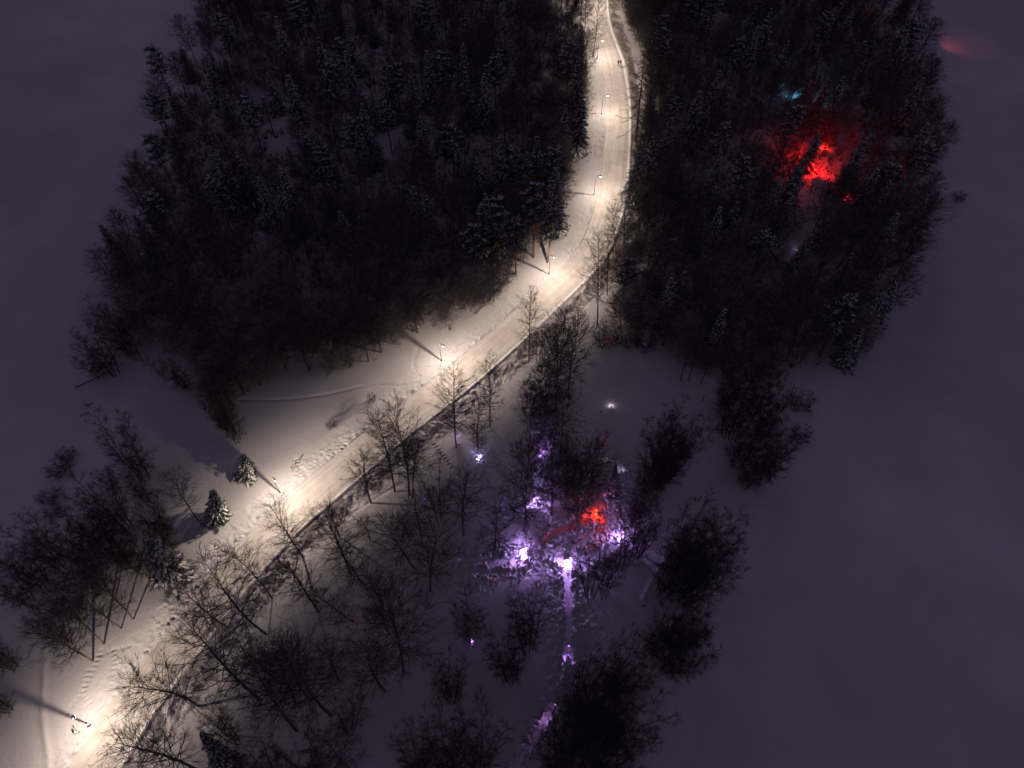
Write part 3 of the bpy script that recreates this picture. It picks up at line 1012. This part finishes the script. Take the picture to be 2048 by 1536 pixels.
# ------------------------------------------------------------------ undergrowth and dry grass (uncountable)
def scatter_blades(name, pts, mat, label, cat, hmin, hmax, nblade, w):
    mb = MB()
    rr = random.Random(3)
    xs = np.array([p[0] for p in pts])
    ys = np.array([p[1] for p in pts])
    zs = ground_h(xs, ys)
    random.seed(9)
    for x, y, z in zip(xs, ys, zs):
        for k in range(nblade):
            a = rr.uniform(0, 6.28)
            sp = rr.uniform(.1, .8)
            mb.blade((x + rr.uniform(-.3, .3), y + rr.uniform(-.3, .3), z - .05), (math.cos(a) * sp, math.sin(a) * sp, 1), rr.uniform(hmin, hmax), w, rr.uniform(0, .3) * hmax)
    tag(link(name, mb.mesh(name, mat)), label, cat, kind='stuff')


pts = []
for wood, n_t in ((wood_l, 5200), (wood_r, 4600)):
    wa = np.array(wood)
    X = np.array([RS.uniform(wa[:, 0].min(), wa[:, 0].max()) for _ in range(n_t * 2)])
    Y = np.array([RS.uniform(wa[:, 1].min(), wa[:, 1].max()) for _ in range(n_t * 2)])
    ok = inside(X, Y, wa) & (vnoise(X, Y, 9, 4) > -.35)
    for c, r in clear:
        ok &= (X - c.x) ** 2 + (Y - c.y) ** 2 > (r * .9) ** 2
    de = np.minimum(poly_dist(X, Y, edge_l[::4])[0], poly_dist(X, Y, edge_r[::4])[0])
    ok &= (de > 7) | (np.array([RS.random() for _ in X]) < .22)
    pts += list(zip(X[ok], Y[ok]))
scatter_blades('undergrowth', pts, M_UNDER, 'dark twiggy undergrowth covering the floor of both woods', 'undergrowth', .8, 4.0, 16, .06)
pts = []
for i in range(len(ROAD)):
    for k in range(44):
        c = HW + RS.uniform(1.0, 4.6)
        q = ROAD[i] + RIGHT[i] * c + tan[i] * RS.uniform(-.8, .8)
        if vnoise(q[0], q[1], 3.0, 6) > -.25:
            pts.append((q[0], q[1]))
scatter_blades('dry_grass', pts, M_GRASS, 'dry brown grass poking through snow on the road embankment', 'grass', .2, .65, 6, .04)


# ------------------------------------------------------------------ street lamps
lamp_px = [(174, 1447), (560, 985), (883, 722), (1098, 549), (1188, 390), (1203, 228), (1194, 118), (1172, 18)]
ORD = ['nearest', 'second', 'third', 'fourth', 'fifth', 'sixth', 'seventh', 'eighth']
M_LENS = emit_mat('lamp_lens', (1.0, .94, .88), 30.0)
pole = MB()
pole.tube([(0, 0, -.3), (0, 0, 3), (0, 0, 6.0)], [.085, .07, .05], 10)
POLE = pole.mesh('pole', M_STEEL)
bp_ = MB()
bp_.lathe([(.16, -.05), (.16, .35), (.12, .45), (.09, .5)], 10)
BASE = bp_.mesh('base', M_STEEL)
arm = MB()
arm.tube([(0, 0, 5.9), (.1, 0, 6.06), (.45, 0, 6.14), (.9, 0, 6.16)], [.045, .04, .035, .035], 8)
ARM = arm.mesh('arm', M_STEEL)
hd = MB()
hd.box((1.15, 0, 6.20), .62, .34, .12, 0, .75)
hd.box((1.15, 0, 6.125), .66, .38, .04)
hd.box((.80, 0, 6.17), .18, .12, .10)
HEAD = hd.mesh('head', M_BLACK)
ln = MB()
ln.lathe([(.09, -.24), (.19, -.17), (.23, -.06), (.21, 0.0)], 14, (1.2, 0, 6.10))
LENS = ln.mesh('lens', M_LENS, True)
sn_ = MB()
sn_.lathe([(.24, 0), (.22, .06), (.1, .1)], 10, (1.12, 0, 6.265))
CAP = sn_.mesh('snow_cap', M_TREESNOW, True)


def lamp_light(name, w):
    L = bpy.data.lights.new(name, 'POINT')
    L.energy = w
    L.shadow_soft_size = .09
    L.color = LAMP_COL
    L.use_nodes = True
    n, l = L.node_tree.nodes, L.node_tree.links
    em = n['Emission']
    tc = n.new('ShaderNodeTexCoord')
    sx = n.new('ShaderNodeSeparateXYZ')
    l.new(tc.outputs['Normal'], sx.inputs[0])

    def M(op, a, b=None, c=None):
        q = n.new('ShaderNodeMath')
        q.operation = op
        for i, v in enumerate((a, b, c)):
            if v is None:
                continue
            if isinstance(v, (int, float)):
                q.inputs[i].default_value = v
            else:
                l.new(v, q.inputs[i])
        return q.outputs[0]

    def MR(v, a, b, lo, hi):
        q = n.new('ShaderNodeMapRange')
        q.interpolation_type = 'SMOOTHSTEP'
        for nm, x in (('From Min', a), ('From Max', b), ('To Min', lo), ('To Max', hi)):
            q.inputs[nm].default_value = x
        l.new(v, q.inputs['Value'])
        return q.outputs[0]
    # luminaire's light distribution: wide along the road, cut off behind the pole
    cosz = M('MAXIMUM', M('MULTIPLY', sx.outputs['Z'], -1.0), .06)
    lat = M('DIVIDE', sx.outputs['X'], cosz)
    back = MR(lat, -3.3, .75, .09, 1.0)
    front = MR(lat, .6, 3.8, 1.0, .08)
    inv = M('MINIMUM', M('DIVIDE', 1.0, M('MULTIPLY', cosz, cosz)), 9.0)
    peak = M('MULTIPLY_ADD', inv, .72, .30)
    horiz = MR(cosz, .06, .16, .15, 1.0)
    tot = M('MULTIPLY', M('MULTIPLY', peak, M('MULTIPLY', back, front)), horiz)
    l.new(tot, em.inputs['Strength'])
    em.inputs['Color'].default_value = (1, 1, 1, 1)
    return L


LANDMARKS = []
for i, (u, v) in enumerate(lamp_px):
    p = unproj(u, v, ROADZ)
    k = int(np.argmin(np.linalg.norm(ROAD - np.array(p[:2]), axis=1)))
    r = RIGHT[k]
    e = bpy.data.objects.new('street_lamp', None)
    COL.objects.link(e)
    zz = gz(p.x, p.y)
    e.location = (p.x, p.y, zz)
    e.rotation_euler = (0, 0, math.atan2(r[1], r[0]))
    lab = 'slim steel street lamp with a lit head, ' + ('nearest' if i == 0 else ORD[i] + ' counted from') + (' to the bottom edge' if i == 0 else ' the bottom edge')
    tag(e, lab, 'street lamp', 'street lamps along the road')
    link('pole', POLE, e)
    link('base', BASE, e)
    link('arm', ARM, e)
    h_ = link('head', HEAD, e)
    link('lens', LENS, h_)
    link('snow_cap', CAP, h_)
    lo = link('lamp_glow', lamp_light('lamp_glow', LAMP_W * (1.0, 1.05, 1.0, 1.0, .9, .8, .8, 1.0)[i]), e)
    lo.location = (1.2, 0, 5.78)
    LANDMARKS.append(((u, v), 'the %s street lamp' % ('bottom-edge' if i == 0 else ORD[i])))


# ------------------------------------------------------------------ coloured flood lights of the light trail
FH = MB()
FH.box((0, 0, .34), .34, .22, .26, 0, .85)
FH.box((0, -.14, .34), .38, .04, .30)
FHOUSE = FH.mesh('housing', M_BLACK)
FB = MB()
FB.tube([(-.21, 0, .34), (-.21, 0, .08), (.21, 0, .08), (.21, 0, .34)], [.015] * 4, 6)
FBRACK = FB.mesh('bracket', M_STEEL)
FS = MB()
FS.tube([(0, 0, -.4), (0, 0, .08)], [.02, .025], 6)
FSTAKE = FS.mesh('stake', M_STEEL)


def flood(u, v, colr, watts, label, aim=None, h=.55, size=.12, spot=None, mark=None, up=0.0, lens=None):
    """a small flood on a stake; aim = pixel on the ground it faces, spot = cone in degrees (None: all round globe head)"""
    p = unproj(u, v)
    e = bpy.data.objects.new('flood_light', None)
    COL.objects.link(e)
    zz = gz(p.x, p.y)
    e.location = (p.x, p.y, zz)
    rz = 0
    if aim:
        q = unproj(*aim)
        rz = math.atan2(q.y - p.y, q.x - p.x) - math.pi / 2
    e.rotation_euler = (0, 0, rz)
    tag(e, label, 'flood light', 'coloured lights of the light trail')
    hz = max(0.0, h - .5)
    st_ = link('stake', FSTAKE, e)
    st_.scale.z = 1 + hz / .08 * .17
    st_.location.z = hz * .83 + (hz > 0) * -.02
    link('bracket', FBRACK, e).location.z = hz
    ho = link('housing', FHOUSE, e)
    ho.location.z = hz
    lm = MB()
    lm.box((0, .125, .34), .28, .02, .20)
    link('lens', lm.mesh('lens', emit_mat('flood_lens', colr, lens if lens is not None else min(6, watts / 100))), ho)
    ltype = 'SPOT' if spot else 'POINT'
    L = bpy.data.lights.new('flood_glow', ltype)
    L.energy = watts
    L.color = colr
    L.shadow_soft_size = size
    if spot:
        L.spot_size = math.radians(spot)
        L.spot_blend = 1.0
    lo = link('flood_glow', L, e)
    lo.location = (0, .26, h)
    if spot:
        lo.rotation_euler = (math.pi / 2 + math.radians(up), 0, 0)
    if mark:
        LANDMARKS.append(((u, v), mark))
    return e


VIO = (.56, .24, 1.0)
WHV = (.60, .34, 1.0)
RED = (1.0, .012, .010)
flood(1071, 1012, WHV, 620, 'white-violet flood light at the trodden spot left of the red beam', aim=(1080, 950), h=1.5, mark='the upper-left white flood')
flood(1049, 1110, WHV, 850, 'white-violet flood light at the left end of the curved path', aim=(1000, 1118), h=1.5, mark='the lower-left white flood')
flood(1133, 1124, WHV, 850, 'white-violet flood light where the curved path meets the straight one', aim=(1137, 1200), h=1.5, mark='the lower-middle white flood')
flood(1241, 1084, WHV, 850, 'white-violet flood light furthest right beneath bare branches', aim=(1228, 1020), h=1.5, mark='the right-hand white flood')
flood(1193, 1031, (1.0, .03, .008), 520, 'red flood light glowing orange in the middle of the light trail', aim=(1150, 1048), h=1.2, mark='the red flood light')
flood(1193, 1028, RED, 2600, 'second red flood light throwing a narrow beam up the snow', aim=(1195, 960), spot=24, h=.9, up=-4)
flood(1188, 1036, RED, 3200, 'third red flood light throwing a thin streak to the lower left', aim=(1112, 1070), spot=20, h=.9, up=-4)
flood(1237, 1075, WHV, 1100, 'narrow white flood light shining along the right-hand trench', aim=(1224, 985), spot=42)
flood(1060, 1124, (1.0, .35, .55), 260, 'pink flood light low on the snow beside the curved path', aim=(960, 1150), spot=60)
flood(1040, 1112, (.55, .6, 1.0), 260, 'blue-white flood light throwing a streak to the left', aim=(930, 1120), spot=36)
flood(1136, 1142, VIO, 900, 'violet flood light shining down the straight trench path', aim=(1138, 1300), spot=50, h=.55, up=3)
flood(1138, 1290, VIO, 900, 'violet flood light halfway down the straight trench path', aim=(1128, 1390), h=.55, spot=60, up=3)
flood(1112, 1408, (.7, .3, .95), 700, 'pink-violet flood light near the lower bend of the trench path', aim=(1040, 1515), h=.55, spot=55, up=3)
flood(1084, 932, VIO, 2600, 'violet flood light at the foot of the tall birch row', aim=(1086, 860), up=35, spot=95, mark='the violet birch-row light')
flood(1076, 985, (.45, .40, 1.0), 1000, 'blue flood light on the narrow path below the birch row', aim=(1084, 900), spot=70)
flood(957, 929, (.45, .5, 1.0), 900, 'blue-violet flood light at the foot of a lone birch', aim=(956, 900), up=22, spot=110, mark='the blue-lit birch foot')
flood(966, 925, VIO, 700, 'violet flood light beside the lone birch with glowing lower branches', aim=(957, 912), up=25, spot=100)
flood(917, 890, VIO, 420, 'violet flood light at the foot of the oval birch by the road', aim=(914, 872), up=30, spot=90)
flood(852, 1014, VIO, 90, 'small violet flood light among the roadside birch group', aim=(848, 985), up=40, spot=90)
flood(1222, 815, (1.0, .78, .86), 16, 'small pinkish lamp sunk in the open snow of the clearing', h=.35, mark='the pink lamp in the clearing')
flood(1203, 826, RED, 7, 'small red lamp beside the pinkish lamp in the clearing', aim=(1215, 822), spot=70, h=.35)
flood(1210, 868, RED, 6, 'upper red lamp in the clearing above the light trail', aim=(1205, 875), spot=100, h=.35)
flood(1206, 893, RED, 10, 'lower red lamp in the clearing above the light trail', aim=(1208, 880), spot=100, h=.35, mark='the red lamps in the clearing')
flood(1243, 943, (.8, .6, 1.0), 6, 'small pale lamp on a stick beside the thin dark spruce', h=.6)
flood(1216, 925, (1.0, .6, .7), 4, 'faint peach lamp in the snow above the thin dark spruce', h=.35)
flood(1215, 690, (1.0, .05, .06), 45, 'red lamp under the bushes at the clearing\'s upper edge', aim=(1216, 670), up=30, spot=110, mark='the red-lit bush')
flood(1287, 697, VIO, 22, 'violet lamp under the bushes at the clearing\'s upper edge', aim=(1288, 675), up=30, spot=110)
flood(1632, 350, RED, 2300, 'strong red flood light in the opening of the right wood', h=2.4, mark='the red glow in the right wood')
flood(1608, 320, RED, 2100, 'second red flood light behind the dark spruce in the right wood', h=2.4)
flood(1692, 402, (1.0, .02, .12), 130, 'magenta flood light beside the red opening in the right wood', h=1.0, mark='the magenta glow in the right wood')
flood(1650, 300, (1.0, .02, .01), 300, 'orange-red flood light at the top of the red opening', h=1.0)
flood(1600, 197, (.18, .62, 1.0), 520, 'cyan flood light under snowy boughs in the right wood', h=1.6, mark='the cyan glow in the right wood')
flood(1597, 503, (.75, .45, 1.0), 9, 'lone pale violet lamp deep in the right wood', h=.7, mark='the lone violet lamp', lens=6)
flood(1734, 28, RED, 25, 'tiny red lamp near the top of the right wood', h=1.2, mark='the tiny red lamp at the top')
flood(1745, 48, RED, 25, 'tiny red lamp just below the topmost red lamp', h=1.2)
flood(730, 1262, (1.0, .05, .2), 260, 'pink lamp at the foot of a leaning birch', aim=(700, 1240), up=30, spot=30, lens=.2, mark='the pink-lit leaning trunk')
flood(946, 1292, VIO, 400, 'violet lamp under the lone round bush of the lower snow', aim=(940, 1270), up=45, spot=100, mark='the lone violet-lit bush')
flood(1872, 92, (1.0, .12, .2), 700, 'added red flood light hidden on the right shore to tint the lake', aim=(1990, 75), spot=120, h=4.5, up=-4, mark='the added right-shore red light')  # added lamp hidden among the trees, stands in for red spill across the ice


# ------------------------------------------------------------------ two walkers on the road
def person(x, y, z, rz, h, mat, step, label):
    e = bpy.data.objects.new('person', None)
    COL.objects.link(e)
    e.location = (x, y, z)
    e.rotation_euler = (0, 0, rz)
    tag(e, label, 'person', 'walkers on the road')
    s = h / 1.75
    J = [((0, 0, .95), .15), ((0, 0, 1.15), .15), ((0, .01, 1.38), .17), ((0, .02, 1.5), .07), ((0, .04, 1.62), .10), ((0, .03, 1.74), .06),
         ((.1, 0, .88), .1), ((.11, .12 * step, .5), .07), ((.11, -.04 * step + .05, .08), .055), ((.11, .16 + .0 * step, .03), .05),
         ((-.1, 0, .88), .1), ((-.11, -.05 * step, .5), .07), ((-.11, -.3 * step, .1), .055), ((-.11, -.16 * step, .03), .05),
         ((.2, 0, 1.4), .07), ((.27, -.08, 1.12), .055), ((.27, .04, .88), .04), ((.27, .07, .8), .045),
         ((-.2, 0, 1.4), .07), ((-.27, .06, 1.12), .055), ((-.26, .2, .93), .04), ((-.26, .24, .87), .045)]
    E = [(0, 1), (1, 2), (2, 3), (3, 4), (4, 5), (0, 6), (6, 7), (7, 8), (8, 9), (0, 10), (10, 11), (11, 12), (12, 13), (2, 14), (14, 15), (15, 16), (16, 17), (2, 18), (18, 19), (19, 20), (20, 21)]
    me_ = bpy.data.meshes.new('body')
    me_.from_pydata([tuple(c * s for c in p) for p, _ in J], E, [])
    me_.materials.append(mat)
    o = link('body', me_, e)
    md = o.modifiers.new('skin', 'SKIN')
    for i, (_, r) in enumerate(J):
        me_.skin_vertices[0].data[i].radius = (r * s, r * s)
    me_.skin_vertices[0].data[0].use_root = True
    sub = o.modifiers.new('sub', 'SUBSURF')
    sub.levels = sub.render_levels = 1
    c = MB()
    c.lathe([(.22 * s, .8 * s), (.2 * s, 1.0 * s), (.21 * s, 1.3 * s), (.19 * s, 1.45 * s), (.09 * s, 1.53 * s)], 12)
    link('coat', c.mesh('coat', mat, True), e)
    hat = MB()
    hat.lathe([(.115 * s, 1.66 * s), (.12 * s, 1.72 * s), (.08 * s, 1.81 * s), (.03 * s, 1.83 * s)], 10, (0, .035 * s, 0))
    link('hat', hat.mesh('hat', M_CLOTH2, True), e)
    f = MB()
    f.lathe([(.03 * s, 1.55 * s), (.075 * s, 1.58 * s), (.08 * s, 1.65 * s)], 8, (0, .07 * s, 0))
    link('face', f.mesh('face', M_SKIN, True), e)


pa, pb = unproj(1236, 131, ROADZ), unproj(1241, 130, ROADZ)
person(pa.x, pa.y, ROADZ, .3, 1.78, M_CLOTH, 1, 'left walker in dark winter clothes striding up the road')
person(pb.x, pb.y, ROADZ, .3, 1.72, M_CLOTH2, -1, 'right walker in dark winter clothes beside the left one')
LANDMARKS.append(((1238, 130), 'the two walkers'))


# ------------------------------------------------------------------ small things on the snow
def frame_sign(u, v, rz, h, w, label):
    p = unproj(u, v, 1.8)
    e = bpy.data.objects.new('sign_frame', None)
    COL.objects.link(e)
    e.location = (p.x, p.y, gz(p.x, p.y))
    e.rotation_euler = (0, 0, rz)
    tag(e, label, 'sign frame', 'wooden frames beside the road')
    for sx_ in (-1, 1):
        a = MB()
        a.tube([(sx_ * w / 2, 0, -.3), (sx_ * w / 2, 0, h)], [.05, .045], 7)
        link('post', a.mesh('post', M_WOOD), e)
    for zz in (h - .12, h * .62):
        a = MB()
        a.box((0, .06, zz), w + .3, .04, .12)
        link('crossbar', a.mesh('crossbar', M_WOOD), e)
    a = MB()
    a.lathe([(.09, 0), (.1, .06), (.04, .13)], 8, (w / 2, 0, h))
    link('snow_cap', a.mesh('snow_cap', M_TREESNOW, True), e)


frame_sign(437, 1093, .4, 2.7, 1.3, 'two-post wooden frame casting a long shadow left of the road')
frame_sign(590, 938, .9, 1.6, 1.1, 'low two-post wooden frame above the second street lamp')


def bent_post(u, v, rz, label):
    p = unproj(u, v, 1.9)
    e = bpy.data.objects.new('marker_post', None)
    COL.objects.link(e)
    e.location = (p.x, p.y, gz(p.x, p.y))
    e.rotation_euler = (0, 0, rz)
    tag(e, label, 'post')
    a = MB()
    a.tube([(0, 0, -.3), (0, 0, 1.6), (.1, 0, 1.9), (.5, 0, 2.0)], [.045, .04, .035, .03], 7)
    link('pole', a.mesh('pole', M_STEEL), e)
    a = MB()
    a.box((.5, 0, 1.9), .42, .05, .32)
    link('plate', a.mesh('plate', M_BLACK), e)


bent_post(160, 1464, 2.2, 'bent marker post standing in snow beside the bottom-edge street lamp')


def cabinet(u, v, label):
    p = unproj(u, v, 2.0)
    e = bpy.data.objects.new('electrical_box', None)
    COL.objects.link(e)
    e.location = (p.x, p.y, gz(p.x, p.y))
    e.rotation_euler = (0, 0, .5)
    tag(e, label, 'box')
    a = MB()
    a.box((0, 0, .3), .5, .3, .7)
    link('housing', a.mesh('housing', M_STEEL), e)
    a = MB()
    a.box((0, -.16, .33), .42, .02, .52)
    link('door', a.mesh('door', M_BLACK), e)
    a = MB()
    a.box((0, 0, .69), .56, .36, .08, 0, .7)
    link('snow_cap', a.mesh('snow_cap', M_TREESNOW), e)


cabinet(179, 1451, 'small dark electrical box at the foot of the bottom-edge street lamp')


def log(u, v, L, rz, label, r=.16):
    p = unproj(u, v, .8)
    e = bpy.data.objects.new('fallen_log', None)
    COL.objects.link(e)
    e.location = (p.x, p.y, max(.05, gz(p.x, p.y)))
    e.rotation_euler = (0, 0, rz)
    tag(e, label, 'log')
    a = MB()
    a.tube([(-L / 2, 0, r * .6), (-L * .1, .08, r * .8), (L / 2, 0, r * .9)], [r, r * .9, r * .6], 8)
    a.tube([(L * .1, .05, r), (L * .3, .4, r * 2.2)], [r * .4, r * .15], 5)
    link('trunk', a.mesh('trunk', M_BIRCH), e)
    a = MB()
    a.tube([(-L * .4, 0, r * 1.35), (L * .3, .03, r * 1.45)], [r * .5, r * .4], 6)
    link('snow', a.mesh('snow', M_TREESNOW, True), e)


log(181, 811, 1.6, .3, 'upper of two short dark logs on the left shore snow')
log(171, 830, 2.0, .5, 'lower of two short dark logs on the left shore snow')
log(178, 764, 5.5, .6, 'long dark fallen log at the foot of the left wood', .2)
log(1288, 1208, 1.3, 1.1, 'short dark stump log left of the lower right shore willows', .3)


def stakes(u, v, hh, gap, n, label):
    p = unproj(u, v)
    e = bpy.data.objects.new('wooden_stakes', None)
    COL.objects.link(e)
    e.location = (p.x, p.y, gz(p.x, p.y))
    tag(e, label, 'stakes')
    for k in range(n):
        a = MB()
        a.tube([((k - (n - 1) / 2) * gap, 0, -.3), ((k - (n - 1) / 2) * gap * 1.3 + .06, .05, hh)], [.11, .08], 7)
        o = link('stake', a.mesh('stake', M_WOOD), e)
        b = MB()
        b.lathe([(.11, 0), (.1, .06), (.03, .1)], 8, ((k - (n - 1) / 2) * gap * 1.3 + .06, .05, hh))
        link('snow_cap', b.mesh('snow_cap', M_TREESNOW, True), o)
    if n > 1:
        a = MB()
        a.box((0, 0, .12), gap * 1.2, .14, .14)
        link('rail', a.mesh('rail', M_WOOD), e)


stakes(1393, 1001, 1.9, .75, 2, 'pair of dark wooden stakes joined at the foot on open snow')
stakes(1404, 803, 2.4, 0, 1, 'single dark wooden stake on snow left of the dense willow clump')
stakes(1264, 1251, 1.8, 0, 1, 'single dark wooden stake left of the lower right shore willows')

# ------------------------------------------------------------------ labels: what each tree looks like and where it stands
LANDMARKS += [((437, 1093), 'the two-post frame'), ((497, 958), 'the small round spruce'), ((175, 820), 'the left shore logs'),
              ((1393, 1000), 'the pair of stakes'), ((1404, 803), 'the upper single stake')]
ONES = 'zero one two three four five six seven eight nine ten eleven twelve thirteen fourteen fifteen sixteen seventeen eighteen nineteen'.split()
TENS = '. . twenty thirty forty fifty sixty seventy eighty ninety'.split(' ')


def words(n):
    n = int(round(max(0, n)))
    return ONES[n] if n < 20 else TENS[n // 10] + ('-' + ONES[n % 10] if n % 10 else '')


COUNT = ['nearest', 'second', 'third', 'fourth', 'fifth', 'sixth', 'seventh', 'eighth', 'ninth', 'tenth', 'eleventh', 'twelfth', 'thirteenth', 'fourteenth', 'fifteenth', 'sixteenth',
         'seventeenth', 'eighteenth', 'nineteenth', 'twentieth']
DIRS = ['right', 'upper right', 'above', 'upper left', 'left', 'lower left', 'below', 'lower right']
cells = {}
USED = {}
wl_a, wr_a = np.array(wood_l), np.array(wood_r)
for rec in PLACED:
    e, nm, (u, v), w, h, lab = rec
    best = min(LANDMARKS, key=lambda L: (L[0][0] - u) ** 2 + (L[0][1] - v) ** 2)
    du, dv = u - best[0][0], v - best[0][1]
    k = int(round(math.degrees(math.atan2(-dv, du)) / 45)) % 8
    cells.setdefault((nm, best[1], k), []).append((math.hypot(du, dv), rec))
LOOK = {'birch_tree': 'bare birch', 'willow_tree': 'bushy bare willow', 'spruce_tree': 'snow-dusted spruce', 'pine_tree': 'snow-dusted pine', 'aspen_tree': 'bare aspen', 'alder_tree': 'frosted alder', 'sapling': 'frosted bare sapling', 'larch_tree': 'bare larch with drooping boughs', 'shrub': 'low bare shrub'}
for (nm, lm, k), lst in cells.items():
    lst.sort(key=lambda t: t[0])
    for i, (d, rec) in enumerate(lst):
        e = rec[0]
        x, y = rec[3][:2]
        inl = inside(np.array([x]), np.array([y]), wl_a)[0]
        inr = inside(np.array([x]), np.array([y]), wr_a)[0]
        grp = CATS[nm] + (' trees of the left wood' if inl else ' trees of the right wood' if inr else ' trees in the open')
        where = {'above': 'directly above', 'below': 'directly below', 'left': 'left of', 'right': 'right of'}.get(DIRS[k], 'to the %s of' % DIRS[k])
        if i < 6:
            text = '%s, %s %s %s' % (LOOK[nm].replace('bushy ', ''), ('%s one' % COUNT[i]) if len(lst) > 1 else 'standing', where, lm)
        else:
            uu, vv = rec[2]
            text = '%s in the %s, foot %s percent across, %s percent down' % (
                LOOK[nm].replace('bushy ', ''), 'left wood' if inl else 'right wood' if inr else 'open', words(100 * uu / 2048), words(100 * vv / 1536))
        if text in USED:
            text = ('taller ' if rec[4] > USED[text] else 'shorter ') + text
        USED[text] = rec[4]
        tag(e, text, CATS[nm], grp)
print('TREES', len(PLACED), 'forest', nforest, {n: sum(1 for p in PLACED if p[1] == n) for n in CATS})
